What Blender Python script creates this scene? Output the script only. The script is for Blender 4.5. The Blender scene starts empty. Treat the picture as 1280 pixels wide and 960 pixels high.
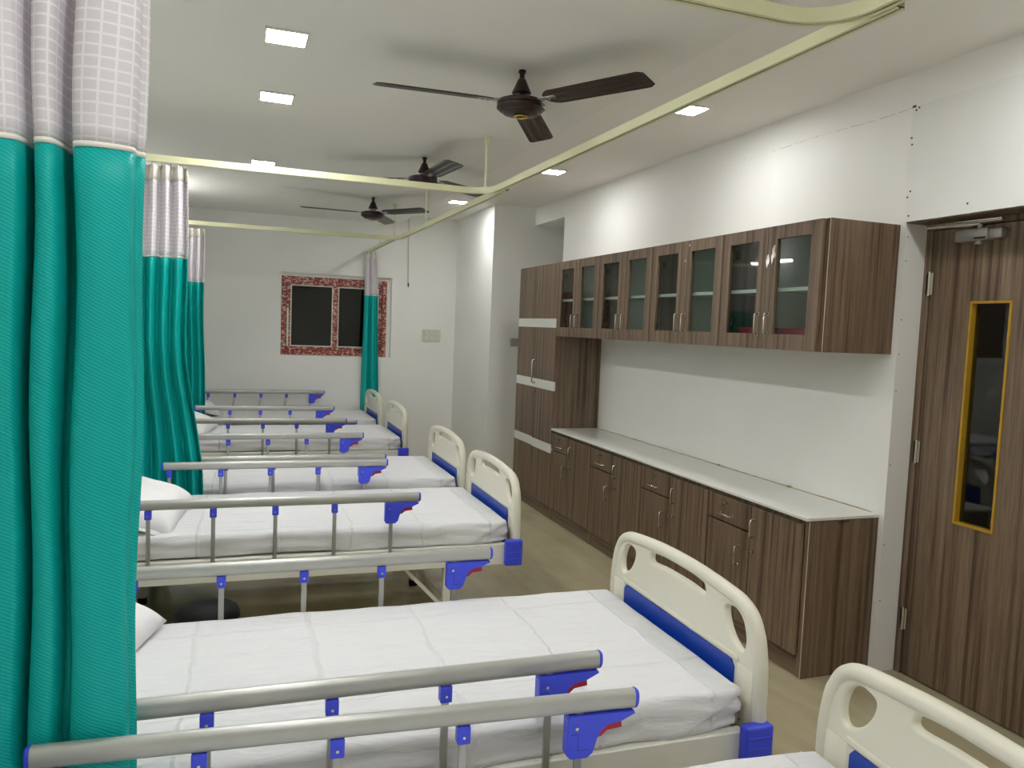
import bpy, bmesh, math, random
from mathutils import Vector, Matrix, noise

random.seed(7)
scn = bpy.context.scene
COL = scn.collection
PI = math.pi

# ------------------------------------------------------------------ helpers
def srgb(r, g, b):
    def f(c):
        c /= 255.0
        return c / 12.92 if c <= 0.04045 else ((c + 0.055) / 1.055) ** 2.4
    return (f(r), f(g), f(b), 1.0)

def link(o, parent=None):
    COL.objects.link(o)
    if parent is not None:
        o.parent = parent
    return o

def finish(name, bm, mats, parent=None, smooth=False, loc=(0, 0, 0)):
    me = bpy.data.meshes.new(name)
    bmesh.ops.recalc_face_normals(bm, faces=bm.faces)
    bm.to_mesh(me)
    bm.free()
    for m in (mats if isinstance(mats, (list, tuple)) else [mats]):
        me.materials.append(m)
    if smooth:
        for p in me.polygons:
            p.use_smooth = True
        me.set_sharp_from_angle(angle=math.radians(smooth if smooth is not True else 40))
    o = bpy.data.objects.new(name, me)
    o.location = loc
    return link(o, parent)

def tag(o, label=None, cat=None, group=None, kind=None):
    if label: o['label'] = label
    if cat: o['category'] = cat
    if group: o['group'] = group
    if kind: o['kind'] = kind
    return o

def thing(name, label, cat, loc=(0, 0, 0), rz=0.0, group=None):
    o = bpy.data.objects.new(name, None)
    o.empty_display_size = 0.1
    o.location = loc
    o.rotation_euler = (0, 0, rz)
    COL.objects.link(o)
    return tag(o, label, cat, group)

def copy_tree(o, parent=None):
    c = o.copy()
    COL.objects.link(c)
    if parent is not None:
        c.parent = parent
    for ch in list(o.children):
        copy_tree(ch, c)
    return c

def bx(bm, x0, x1, y0, y1, z0, z1, bev=0.0, mi=0, seg=1):
    r = bmesh.ops.create_cube(bm, size=1.0)
    vs = r['verts']
    for v in vs:
        v.co = Vector(((x0 + x1) / 2 + v.co.x * (x1 - x0), (y0 + y1) / 2 + v.co.y * (y1 - y0), (z0 + z1) / 2 + v.co.z * (z1 - z0)))
    fs = set(f for v in vs for f in v.link_faces)
    for f in fs: f.material_index = mi
    if bev > 0:
        es = list(set(e for v in vs for e in v.link_edges))
        r2 = bmesh.ops.bevel(bm, geom=es, offset=bev, segments=seg, profile=0.5, affect='EDGES')
        for f in r2['faces']: f.material_index = mi

def cyl(bm, p0, p1, r0, r1=None, seg=12, caps=True, mi=0):
    r1 = r0 if r1 is None else r1
    p0, p1 = Vector(p0), Vector(p1)
    d = (p1 - p0).normalized()
    a = d.orthogonal().normalized(); b = d.cross(a)
    A, B = [], []
    for i in range(seg):
        t = 2 * PI * i / seg
        n = a * math.cos(t) + b * math.sin(t)
        A.append(bm.verts.new(p0 + n * r0)); B.append(bm.verts.new(p1 + n * r1))
    for i in range(seg):
        j = (i + 1) % seg
        bm.faces.new((A[i], A[j], B[j], B[i])).material_index = mi
    if caps:
        bm.faces.new(A[::-1]).material_index = mi; bm.faces.new(B).material_index = mi

def tube(bm, pts, r, seg=8, caps=True, mi=0, closed=False, flat=None):
    """sweep a circle (or an ellipse: flat=(ru, rv)) along points"""
    pts = [Vector(p) for p in pts]
    n = len(pts); rings = []
    up = None
    for i, p in enumerate(pts):
        if closed:
            t = (pts[(i + 1) % n] - pts[i - 1]).normalized()
        else:
            t = (pts[min(i + 1, n - 1)] - pts[max(i - 1, 0)]).normalized()
        if up is None:
            up = t.orthogonal().normalized()
        up = (up - t * up.dot(t)).normalized()
        b = t.cross(up)
        ru, rv = flat if flat else ((r[i], r[i]) if isinstance(r, (list, tuple)) else (r, r))
        rings.append([bm.verts.new(p + up * ru * math.cos(2 * PI * k / seg) + b * rv * math.sin(2 * PI * k / seg)) for k in range(seg)])
    for i in range(n if closed else n - 1):
        A, B = rings[i], rings[(i + 1) % n]
        for k in range(seg):
            j = (k + 1) % seg
            bm.faces.new((A[k], A[j], B[j], B[k])).material_index = mi
    if caps and not closed:
        bm.faces.new(rings[0][::-1]).material_index = mi; bm.faces.new(rings[-1]).material_index = mi

def lathe(bm, prof, cx=0, cy=0, seg=32, mi=0):
    rings = []
    for r, z in prof:
        if r < 1e-5:
            rings.append([bm.verts.new((cx, cy, z))])
        else:
            rings.append([bm.verts.new((cx + r * math.cos(2 * PI * k / seg), cy + r * math.sin(2 * PI * k / seg), z)) for k in range(seg)])
    for A, B in zip(rings, rings[1:]):
        for k in range(seg):
            j = (k + 1) % seg
            if len(A) == 1 and len(B) == 1: continue
            if len(A) == 1: f = bm.faces.new((A[0], B[j], B[k]))
            elif len(B) == 1: f = bm.faces.new((A[k], A[j], B[0]))
            else: f = bm.faces.new((A[k], A[j], B[j], B[k]))
            f.material_index = mi

def prism_xz(bm, poly, y0, y1, bev=0.0):
    """extrude a polygon given in (x, z) between y0 and y1"""
    A = [bm.verts.new((x, y0, z)) for x, z in poly]
    B = [bm.verts.new((x, y1, z)) for x, z in poly]
    n = len(poly)
    fs = [bm.faces.new(A), bm.faces.new(B[::-1])]
    for i in range(n):
        j = (i + 1) % n
        fs.append(bm.faces.new((A[i], B[i], B[j], A[j])))
    bmesh.ops.recalc_face_normals(bm, faces=fs)
    if bev > 0:
        es = list(set(e for f in fs[:2] for e in f.edges))
        bmesh.ops.bevel(bm, geom=es, offset=bev, segments=2, profile=0.5, affect='EDGES')

def catmull(P, n=8, closed=False):
    P = [Vector(p) for p in P]; out = []
    m = len(P)
    for i in range(m if closed else m - 1):
        if closed:
            p0, p1, p2, p3 = P[i - 1], P[i], P[(i + 1) % m], P[(i + 2) % m]
        else:
            p0, p1, p2, p3 = P[max(i - 1, 0)], P[i], P[i + 1], P[min(i + 2, m - 1)]
        for k in range(n):
            t = k / n
            out.append(0.5 * ((2 * p1) + (p2 - p0) * t + (2 * p0 - 5 * p1 + 4 * p2 - p3) * t * t + (3 * p1 - p0 - 3 * p2 + p3) * t ** 3))
    if not closed: out.append(P[-1])
    return out

def sm(a, b, x):
    t = max(0.0, min(1.0, (x - a) / (b - a)))
    return t * t * (3 - 2 * t)

# ------------------------------------------------------------------ materials
def base_mat(name):
    m = bpy.data.materials.new(name); m.use_nodes = True
    nt = m.node_tree
    return m, nt, nt.nodes['Principled BSDF']

def N(nt, t, **kw):
    n = nt.nodes.new(t)
    for k, v in kw.items():
        if k in n.inputs: n.inputs[k].default_value = v
        else: setattr(n, k, v)
    return n

def plain(name, col, rough=0.5, metal=0.0, var=0.0, scale=6.0, spec=0.5, bump=0.0, bscale=200.0, coat=0.0):
    m, nt, b = base_mat(name)
    b.inputs['Base Color'].default_value = col
    b.inputs['Roughness'].default_value = rough
    b.inputs['Metallic'].default_value = metal
    b.inputs['Specular IOR Level'].default_value = spec
    b.inputs['Coat Weight'].default_value = coat
    tc = N(nt, 'ShaderNodeTexCoord')
    nz = N(nt, 'ShaderNodeTexNoise', Scale=scale, Detail=4.0)
    nt.links.new(tc.outputs['Object'], nz.inputs['Vector'])
    if var > 0:
        mx = N(nt, 'ShaderNodeMix', data_type='RGBA', blend_type='MULTIPLY')
        mx.inputs[6].default_value = col
        rmp = N(nt, 'ShaderNodeValToRGB')
        rmp.color_ramp.elements[0].position = 0.3; rmp.color_ramp.elements[1].position = 0.7
        lo = 1 - var
        rmp.color_ramp.elements[0].color = (lo, lo, lo, 1); rmp.color_ramp.elements[1].color = (1, 1, 1, 1)
        nt.links.new(nz.outputs['Fac'], rmp.inputs['Fac'])
        mx.inputs[0].default_value = 1.0
        nt.links.new(rmp.outputs['Color'], mx.inputs[7])
        nt.links.new(mx.outputs[2], b.inputs['Base Color'])
    if bump > 0:
        n2 = N(nt, 'ShaderNodeTexNoise', Scale=bscale, Detail=3.0)
        nt.links.new(tc.outputs['Object'], n2.inputs['Vector'])
        bp = N(nt, 'ShaderNodeBump', Strength=bump, Distance=0.002)
        nt.links.new(n2.outputs['Fac'], bp.inputs['Height'])
        nt.links.new(bp.outputs['Normal'], b.inputs['Normal'])
    return m

M = {}
M['wall'] = plain('white_wall_paint', srgb(243, 243, 239), 0.62, var=0.04, scale=1.3, bump=0.12, bscale=30)
M['ceiling'] = plain('ceiling_paint', srgb(243, 241, 235), 0.75, var=0.03, scale=0.8)
M['ceiling_low'] = plain('ceiling_paint_grey', srgb(238, 237, 231), 0.6, var=0.03, scale=0.8)
M['board'] = plain('plasterboard', srgb(238, 238, 235), 0.7, var=0.03, scale=3)
M['screw'] = plain('dark_screw', srgb(60, 58, 55), 0.5, var=0.1)
M['laminate'] = plain('white_laminate', srgb(232, 232, 226), 0.16, var=0.02)
M['strip'] = plain('white_gloss_strip', srgb(228, 230, 222), 0.25, var=0.02)
M['chrome'] = plain('brushed_steel', srgb(205, 200, 190), 0.22, 1.0, var=0.05)
M['steel_grey'] = plain('silver_paint', srgb(172, 172, 168), 0.4, 0.5, var=0.05)
M['ivory'] = plain('ivory_plastic', srgb(222, 219, 202), 0.34, var=0.02, bump=0.05, bscale=300)
M['frame'] = plain('cream_powder_coat', srgb(226, 225, 214), 0.4, var=0.02)
M['blue'] = plain('royal_blue_plastic', srgb(62, 78, 226), 0.38, var=0.03)
M['panel_blue'] = plain('blue_board_panel', srgb(14, 62, 168), 0.33, var=0.03)
M['red'] = plain('red_plastic', srgb(176, 22, 48), 0.35, var=0.03)
M['black'] = plain('black_rubber', srgb(4, 4, 5), 0.6, var=0.05, spec=0.2)
M['alu'] = plain('matt_aluminium', srgb(184, 184, 179), 0.36, 0.45, var=0.06, scale=14)
M['post'] = plain('grey_aluminium', srgb(178, 178, 174), 0.36, 0.6, var=0.05)
M['track'] = plain('cream_track_coat', srgb(224, 223, 184), 0.35, var=0.02)
M['slot'] = plain('dark_slot', srgb(52, 46, 30), 0.6, var=0.1)
M['fan'] = plain('dark_brown_enamel', srgb(44, 27, 25), 0.3, 0.0, var=0.1, scale=10, spec=0.4)
M['gold'] = plain('brass_ring', srgb(205, 175, 90), 0.25, 1.0, var=0.05)
M['yellow'] = plain('yellow_wood_trim', srgb(196, 152, 42), 0.45, var=0.15, scale=20)
M['upvc'] = plain('white_upvc', srgb(225, 224, 216), 0.35, var=0.04)
M['switch'] = plain('ivory_switch', srgb(212, 211, 198), 0.4, var=0.03)
M['switch_grey'] = plain('grey_switch', srgb(160, 161, 155), 0.4, var=0.03)
M['pillow'] = plain('white_pillowcase', srgb(238, 237, 238), 0.85, var=0.03, bump=0.3, bscale=60)
M['dark'] = plain('dark_void', srgb(16, 17, 18), 0.6, var=0.1)
M['seal'] = plain('brown_sealant', srgb(176, 148, 100), 0.6, var=0.4, scale=40)
M['tape'] = plain('clear_tape', srgb(206, 198, 182), 0.12, var=0.2, scale=50)
M['lime'] = plain('olive_packet', srgb(120, 118, 34), 0.5, var=0.4, scale=25)
M['edge'] = plain('pale_edge_band', srgb(196, 184, 170), .4, var=.05)
M['seam_blue'] = plain('dark_blue_joint', srgb(24, 30, 120), .5, var=.05)
M['inner'] = plain('cabinet_lining', srgb(222, 226, 220), 0.5, var=0.03)

def wood(name, along='Z', dark=1.3):
    m, nt, b = base_mat(name)
    tc = N(nt, 'ShaderNodeTexCoord')
    mp = N(nt, 'ShaderNodeMapping')
    mp.inputs['Scale'].default_value = (34, 34, 0.55) if along == 'Z' else (34, 0.55, 34)
    nt.links.new(tc.outputs['Object'], mp.inputs['Vector'])
    n1 = N(nt, 'ShaderNodeTexNoise', Scale=1.0, Detail=3.0, Roughness=0.6)
    nt.links.new(mp.outputs['Vector'], n1.inputs['Vector'])
    mp2 = N(nt, 'ShaderNodeMapping')
    mp2.inputs['Scale'].default_value = (190, 190, 7) if along == 'Z' else (190, 7, 190)
    nt.links.new(tc.outputs['Object'], mp2.inputs['Vector'])
    n2 = N(nt, 'ShaderNodeTexNoise', Scale=1.0, Detail=2.0)
    nt.links.new(mp2.outputs['Vector'], n2.inputs['Vector'])
    r1 = N(nt, 'ShaderNodeValToRGB')
    e = r1.color_ramp.elements
    d = dark
    e[0].position = 0.32; e[0].color = tuple(c * d for c in srgb(74, 58, 43)[:3]) + (1,)
    e[1].position = 0.68; e[1].color = tuple(c * d for c in srgb(124, 106, 88)[:3]) + (1,)
    k = r1.color_ramp.elements.new(0.46); k.color = tuple(c * d for c in srgb(104, 86, 69)[:3]) + (1,)
    k = r1.color_ramp.elements.new(0.40); k.color = tuple(c * d for c in srgb(82, 65, 50)[:3]) + (1,)
    nt.links.new(n1.outputs['Fac'], r1.inputs['Fac'])
    mx = N(nt, 'ShaderNodeMix', data_type='RGBA', blend_type='MULTIPLY')
    mx.inputs[0].default_value = 0.45
    nt.links.new(r1.outputs['Color'], mx.inputs[6])
    r2 = N(nt, 'ShaderNodeValToRGB')
    r2.color_ramp.elements[0].position = 0.35; r2.color_ramp.elements[0].color = (0.45, 0.42, 0.4, 1)
    r2.color_ramp.elements[1].position = 0.6; r2.color_ramp.elements[1].color = (1, 1, 1, 1)
    nt.links.new(n2.outputs['Fac'], r2.inputs['Fac'])
    nt.links.new(r2.outputs['Color'], mx.inputs[7])
    nt.links.new(mx.outputs[2], b.inputs['Base Color'])
    b.inputs['Roughness'].default_value = 0.42
    bp = N(nt, 'ShaderNodeBump', Strength=0.15, Distance=0.001)
    nt.links.new(n2.outputs['Fac'], bp.inputs['Height'])
    nt.links.new(bp.outputs['Normal'], b.inputs['Normal'])
    return m
M['wood'] = wood('brown_woodgrain_laminate')
M['wood_h'] = wood('brown_woodgrain_laminate_level', 'Y')

def floor_mat():
    m, nt, b = base_mat('beige_polished_tiles')
    tc = N(nt, 'ShaderNodeTexCoord')
    nz = N(nt, 'ShaderNodeTexNoise', Scale=2.2, Detail=6.0)
    mp = N(nt, 'ShaderNodeMapping'); mp.inputs['Scale'].default_value = (3.0, 0.8, 1)
    nt.links.new(tc.outputs['Object'], mp.inputs['Vector']); nt.links.new(mp.outputs['Vector'], nz.inputs['Vector'])
    r = N(nt, 'ShaderNodeValToRGB')
    r.color_ramp.elements[0].position = 0.3; r.color_ramp.elements[0].color = srgb(166, 156, 126)
    r.color_ramp.elements[1].position = 0.7; r.color_ramp.elements[1].color = srgb(186, 176, 146)
    nt.links.new(nz.outputs['Fac'], r.inputs['Fac'])
    br = N(nt, 'ShaderNodeTexBrick', offset=0.0, Scale=1.0)
    br.inputs['Brick Width'].default_value = 0.6; br.inputs['Row Height'].default_value = 0.6
    br.inputs['Mortar Size'].default_value = 0.0018
    br.inputs['Color1'].default_value = (1, 1, 1, 1); br.inputs['Color2'].default_value = (1, 1, 1, 1)
    br.inputs['Mortar'].default_value = (0.86, 0.85, 0.82, 1)
    nt.links.new(tc.outputs['Object'], br.inputs['Vector'])
    mx = N(nt, 'ShaderNodeMix', data_type='RGBA', blend_type='MULTIPLY'); mx.inputs[0].default_value = 1
    nt.links.new(r.outputs['Color'], mx.inputs[6]); nt.links.new(br.outputs['Color'], mx.inputs[7])
    nt.links.new(mx.outputs[2], b.inputs['Base Color'])
    b.inputs['Roughness'].default_value = 0.14
    return m
M['floor'] = floor_mat()

def glass_mat(name, tint, mirror, rough=0.02, trans=None):
    m, nt, b = base_mat(name)
    nt.nodes.remove(b)
    out = nt.nodes['Material Output']
    tr = N(nt, 'ShaderNodeBsdfTransparent'); tr.inputs['Color'].default_value = tint
    gl = N(nt, 'ShaderNodeBsdfGlossy'); gl.inputs['Roughness'].default_value = rough
    fr = N(nt, 'ShaderNodeFresnel', IOR=1.5)
    ad = N(nt, 'ShaderNodeMath', operation='ADD'); ad.inputs[1].default_value = mirror
    nt.links.new(fr.outputs['Fac'], ad.inputs[0])
    ge = N(nt, 'ShaderNodeNewGeometry')
    inv = N(nt, 'ShaderNodeMath', operation='SUBTRACT'); inv.inputs[0].default_value = 1.0
    nt.links.new(ge.outputs['Backfacing'], inv.inputs[1])
    mu = N(nt, 'ShaderNodeMath', operation='MULTIPLY')
    nt.links.new(ad.outputs[0], mu.inputs[0]); nt.links.new(inv.outputs[0], mu.inputs[1])
    mx = N(nt, 'ShaderNodeMixShader')
    nt.links.new(mu.outputs[0], mx.inputs['Fac'])
    nt.links.new(tr.outputs['BSDF'], mx.inputs[1]); nt.links.new(gl.outputs['BSDF'], mx.inputs[2])
    nt.links.new(mx.outputs['Shader'], out.inputs['Surface'])
    return m
M['glass'] = glass_mat('cabinet_glass', (0.84, 0.91, 0.88, 1), 0.01, 0.03)
M['door_glass'] = glass_mat('door_glass', (0.55, 0.57, 0.57, 1), 0.03, 0.01)
M['win_glass'] = glass_mat('window_glass', (0.5, 0.52, 0.55, 1), 0.015, 0.02)

def emit(name, col, s):
    m, nt, b = base_mat(name)
    nt.nodes.remove(b)
    e = N(nt, 'ShaderNodeEmission'); e.inputs['Color'].default_value = col; e.inputs['Strength'].default_value = s
    nt.links.new(e.outputs['Emission'], nt.nodes['Material Output'].inputs['Surface'])
    return m
M['led'] = emit('led_diffuser', (0.995, 0.993, 0.985, 1), 136.0)
M['led_soft'] = emit('led_diffuser_dimmer', (0.995, 0.993, 0.985, 1), 108.0)

def sheet_mat():
    m, nt, b = base_mat('white_cotton_sheet')
    tc = N(nt, 'ShaderNodeTexCoord')
    b.inputs['Base Color'].default_value = srgb(222, 222, 224)
    b.inputs['Roughness'].default_value = 0.75
    b.inputs['Sheen Weight'].default_value = 0.15
    # creases of the folded sheet: one lengthwise, several crosswise
    sp = N(nt, 'ShaderNodeSeparateXYZ')
    wob = N(nt, 'ShaderNodeTexNoise', Scale=5.0, Detail=3.0)
    nt.links.new(tc.outputs['Object'], wob.inputs['Vector'])
    va = N(nt, 'ShaderNodeVectorMath', operation='MULTIPLY_ADD')
    va.inputs[1].default_value = (0.05, 0.05, 0.05)
    nt.links.new(wob.outputs['Color'], va.inputs[0]); nt.links.new(tc.outputs['Object'], va.inputs[2])
    nt.links.new(va.outputs['Vector'], sp.inputs['Vector'])
    def crease(sock, period, off, w):
        a = N(nt, 'ShaderNodeMath', operation='ADD'); a.inputs[1].default_value = off
        nt.links.new(sock, a.inputs[0])
        p = N(nt, 'ShaderNodeMath', operation='PINGPONG'); p.inputs[1].default_value = period / 2
        nt.links.new(a.outputs[0], p.inputs[0])
        mr = N(nt, 'ShaderNodeMapRange'); mr.inputs['From Min'].default_value = 0; mr.inputs['From Max'].default_value = w
        mr.inputs['To Min'].default_value = 1; mr.inputs['To Max'].default_value = 0
        nt.links.new(p.outputs[0], mr.inputs['Value'])
        return mr.outputs['Result']
    c1 = crease(sp.outputs['X'], 0.34, 0.11, 0.010)
    c2 = crease(sp.outputs['Y'], 0.52, 0.20, 0.010)
    s = N(nt, 'ShaderNodeMath', operation='ADD')
    nt.links.new(c1, s.inputs[0]); nt.links.new(c2, s.inputs[1])
    mp = N(nt, 'ShaderNodeMapping'); mp.inputs['Scale'].default_value = (3.0, 16.0, 8.0); mp.inputs['Rotation'].default_value = (0.2, 0.3, 0.5)
    nt.links.new(tc.outputs['Object'], mp.inputs['Vector'])
    nz = N(nt, 'ShaderNodeTexNoise', Scale=1.4, Detail=5.0, Distortion=1.2)
    nt.links.new(mp.outputs['Vector'], nz.inputs['Vector'])
    ms = N(nt, 'ShaderNodeMath', operation='MULTIPLY_ADD'); ms.inputs[1].default_value = 2.4
    nt.links.new(nz.outputs['Fac'], ms.inputs[0]); nt.links.new(s.outputs[0], ms.inputs[2])
    bp = N(nt, 'ShaderNodeBump', Strength=0.85, Distance=0.005)
    nt.links.new(ms.outputs[0], bp.inputs['Height'])
    nt.links.new(bp.outputs['Normal'], b.inputs['Normal'])
    return m
M['sheet'] = sheet_mat()

def curtain_fabric():
    m, nt, b = base_mat('teal_ribbed_fabric')
    uv = N(nt, 'ShaderNodeTexCoord')
    mp = N(nt, 'ShaderNodeMapping'); mp.inputs['Scale'].default_value = (1, 1, 1); mp.inputs['Rotation'].default_value = (0, 0, 0.0)
    nt.links.new(uv.outputs['UV'], mp.inputs['Vector'])
    wv = N(nt, 'ShaderNodeTexWave', bands_direction='Y', Scale=50.0, Distortion=2.2, Detail=1.0)
    wv.inputs['Detail Scale'].default_value = 0.6
    sp = N(nt, 'ShaderNodeMapping'); sp.inputs['Rotation'].default_value = (0, 0, 0.5)
    nt.links.new(mp.outputs['Vector'], sp.inputs['Vector']); nt.links.new(sp.outputs['Vector'], wv.inputs['Vector'])
    mx = N(nt, 'ShaderNodeMix', data_type='RGBA')
    mx.inputs[6].default_value = srgb(0, 160, 154); mx.inputs[7].default_value = srgb(12, 184, 178)
    nt.links.new(wv.outputs['Fac'], mx.inputs[0])
    nt.links.new(mx.outputs[2], b.inputs['Base Color'])
    b.inputs['Roughness'].default_value = 0.5
    b.inputs['Specular IOR Level'].default_value = 0.3
    bp = N(nt, 'ShaderNodeBump', Strength=0.28, Distance=0.001)
    nt.links.new(wv.outputs['Fac'], bp.inputs['Height']); nt.links.new(bp.outputs['Normal'], b.inputs['Normal'])
    return m
M['teal'] = curtain_fabric()

def curtain_net():
    m, nt, b = base_mat('white_curtain_net')
    uv = N(nt, 'ShaderNodeTexCoord')
    br = N(nt, 'ShaderNodeTexBrick', offset=0.0, Scale=1.0)
    br.inputs['Brick Width'].default_value = 0.026; br.inputs['Row Height'].default_value = 0.0205
    br.inputs['Mortar Size'].default_value = 0.0026; br.inputs['Mortar Smooth'].default_value = 0.4
    br.inputs['Color1'].default_value = (0, 0, 0, 1); br.inputs['Color2'].default_value = (0, 0, 0, 1); br.inputs['Mortar'].default_value = (1, 1, 1, 1)
    nt.links.new(uv.outputs['UV'], br.inputs['Vector'])
    mx = N(nt, 'ShaderNodeMix', data_type='RGBA')
    mx.inputs[6].default_value = srgb(238, 234, 238); mx.inputs[7].default_value = srgb(252, 250, 252)
    nt.links.new(br.outputs['Color'], mx.inputs[0]); nt.links.new(mx.outputs[2], b.inputs['Base Color'])
    b.inputs['Roughness'].default_value = 0.8
    tl = N(nt, 'ShaderNodeBsdfTranslucent'); nt.links.new(mx.outputs[2], tl.inputs['Color'])
    m1 = N(nt, 'ShaderNodeMixShader'); m1.inputs[0].default_value = 0.3
    nt.links.new(b.outputs['BSDF'], m1.inputs[1]); nt.links.new(tl.outputs['BSDF'], m1.inputs[2])
    tp = N(nt, 'ShaderNodeBsdfTransparent')
    m2 = N(nt, 'ShaderNodeMixShader')
    sc = N(nt, 'ShaderNodeMapRange'); sc.inputs['To Min'].default_value = 0.06; sc.inputs['To Max'].default_value = 0.02
    nt.links.new(br.outputs['Color'], sc.inputs['Value']); nt.links.new(sc.outputs['Result'], m2.inputs[0])
    nt.links.new(m1.outputs['Shader'], m2.inputs[1]); nt.links.new(tp.outputs['BSDF'], m2.inputs[2])
    nt.links.new(m2.outputs['Shader'], nt.nodes['Material Output'].inputs['Surface'])
    return m
M['net'] = curtain_net()
M['tape_head'] = plain('cream_header_tape', srgb(240, 236, 228), 0.8, var=0.03)

def film_mat():
    m, nt, b = base_mat('red_printed_film')
    tc = N(nt, 'ShaderNodeTexCoord')
    v = N(nt, 'ShaderNodeTexNoise', Scale=1.0, Detail=4.0, Roughness=0.7)
    mp = N(nt, 'ShaderNodeMapping'); mp.inputs['Scale'].default_value = (34, 34, 60)
    nt.links.new(tc.outputs['Object'], mp.inputs['Vector']); nt.links.new(mp.outputs['Vector'], v.inputs['Vector'])
    r = N(nt, 'ShaderNodeValToRGB'); r.color_ramp.interpolation = 'LINEAR'
    e = r.color_ramp.elements
    e[0].position = 0.5; e[0].color = srgb(166, 66, 52)
    e[1].position = 0.60; e[1].color = srgb(214, 200, 186)
    k = e.new(0.40); k.color = srgb(128, 46, 40)
    nt.links.new(v.outputs['Fac'], r.inputs['Fac']); nt.links.new(r.outputs['Color'], b.inputs['Base Color'])
    b.inputs['Roughness'].default_value = 0.3
    return m
M['film'] = film_mat()

# ------------------------------------------------------------------ camera (measured from the picture's own straight lines)
yaw, pitch, roll = 0.3464, -0.0724, 0.0402
F = Vector((math.sin(yaw) * math.cos(pitch), math.cos(yaw) * math.cos(pitch), math.sin(pitch)))
R = Vector((math.cos(yaw), -math.sin(yaw), 0)); U = R.cross(F)
R2 = R * math.cos(roll) + U * math.sin(roll); U2 = -R * math.sin(roll) + U * math.cos(roll)
cam = bpy.data.cameras.new('camera'); cam.sensor_width = 36.0; cam.lens = 965.35 * 36 / 1280
cam.clip_start = 0.05
co = bpy.data.objects.new('camera', cam); COL.objects.link(co)
mt = Matrix((R2, U2, -F)).transposed().to_4x4(); mt.translation = Vector((-2.8856, -2.7982, 1.5704))
co.matrix_world = mt
scn.camera = co

# ------------------------------------------------------------------ room shell
ZL, ZH = 2.69, 2.80            # lower and raised ceiling
XL, YB, YF = -3.62, 6.03, -4.6
XE = -1.15                     # edge of the lowered ceiling

def struct(name, bm, mats, parent=None, smooth=False):
    o = finish(name, bm, mats, parent, smooth)
    if parent is None: o['kind'] = 'structure'
    return o

bm = bmesh.new(); bx(bm, XL - .2, 1.6, YF - .2, 6.4, -0.1, 0.0); struct('floor', bm, M['floor'])
bm = bmesh.new()
bx(bm, XL - .2, XE, YF - .2, 6.4, ZL, 3.0, mi=0)
bx(bm, XE, 1.6, YF - .2, 6.4, ZH, 3.0, mi=1)
struct('ceiling', bm, [M['ceiling_low'], M['ceiling']])
bm = bmesh.new(); bx(bm, XL - .2, XL, YF, YB, 0, ZH); struct('wall_left', bm, M['wall'])
bm = bmesh.new(); bx(bm, XL - .2, 0.3, YF - .2, YF, 0, ZH); struct('wall_front', bm, M['wall'])
WX0, WX1, WZ0, WZ1 = -2.412, -1.201, 1.1765, 2.0796
bm = bmesh.new()
bx(bm, XL - .2, WX0, YB, YB + .25, 0, ZH); bx(bm, WX1, 0.5, YB, YB + .25, 0, ZH)
bx(bm, WX0, WX1, YB, YB + .25, 0, WZ0); bx(bm, WX0, WX1, YB, YB + .25, WZ1, ZH)
struct('wall_back', bm, M['wall'])
bm = bmesh.new()
bx(bm, 0, .3, -0.0255, 3.93, 0, ZH)
bx(bm, 0, .3, 3.93, 4.68, 2.625, ZH)
bx(bm, 0, .3, -1.06, -0.0255, 2.13, ZH)
bx(bm, 0, .3, YF, -1.06, 0, ZH)
struct('wall_right', bm, M['wall'])
bm = bmesh.new(); bx(bm, -0.446, 1.6, 4.68, YB, 0, ZH); struct('wall_far_right', bm, M['wall'])
bm = bmesh.new(); bx(bm, 1.4, 1.6, 3.7, 4.68, 0, ZH); bx(bm, .3, 1.6, 3.7, 3.93, 0, ZH); struct('wall_passage', bm, M['wall'])

# thin crack in the plaster over the cupboards
bm = bmesh.new()
wr = bpy.data.objects['wall_right']
pts = []
for i in range(60):
    y = -0.03 + 1.35 * i / 59
    z = 2.640 - 0.004 * math.sin(i * .17) + 0.0014 * math.sin(i * 1.7) + 0.0030 * (random.random() - .5)
    pts.append((-0.0006, y, z))
for i in range(59):
    if i % 13 in (4, 9) or (i > 40 and i % 3): continue
    w = 0.0007 * (0.3 + random.random()) * (1 if i < 40 else .6)
    a, b_ = pts[i], pts[i + 1]
    q = [bm.verts.new((a[0], a[1], a[2] - w)), bm.verts.new((b_[0], b_[1], b_[2] - w)), bm.verts.new((b_[0], b_[1], b_[2] + w)), bm.verts.new((a[0], a[1], a[2] + w))]
    bm.faces.new(q)
finish('plaster_crack', bm, plain('crack_grey', srgb(150, 147, 138), .9, var=.2, spec=0.0), wr)

# plasterboard panel over the door
bm = bmesh.new(); bx(bm, -0.012, 0.0, -1.25, -0.029, 2.124, 2.641); 
board = struct('trim_1', bm, M['board'])
bm = bmesh.new()
for (y, z) in ((-.05, 2.62), (-.035, 2.50), (-.04, 2.47), (-.05, 2.26), (-.036, 2.235), (-.05, 2.15), (-.35, 2.165), (-.62, 2.16), (-.065, 2.628)):
    cyl(bm, (-0.0135, y, z), (-0.012, y, z), 0.0045, seg=8)
bx(bm, -0.0132, -0.0118, -.047, -.028, 2.634, 2.644)
finish('screw', bm, M['screw'], board)
# white door reveal
bm = bmesh.new(); bx(bm, 0.0, 0.145, -0.030, -0.0255, 0, 2.124); 
rev = struct('trim_2', bm, M['board'])
bm = bmesh.new()
for z in (.35, .62, 1.0, 1.35, 1.52, 1.68, 1.95, 2.06):
    cyl(bm, (0.012 + .004 * random.random(), -0.030, z), (0.012, -0.0312, z), 0.003, seg=6)
finish('screw', bm, M['screw'], rev)

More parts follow.
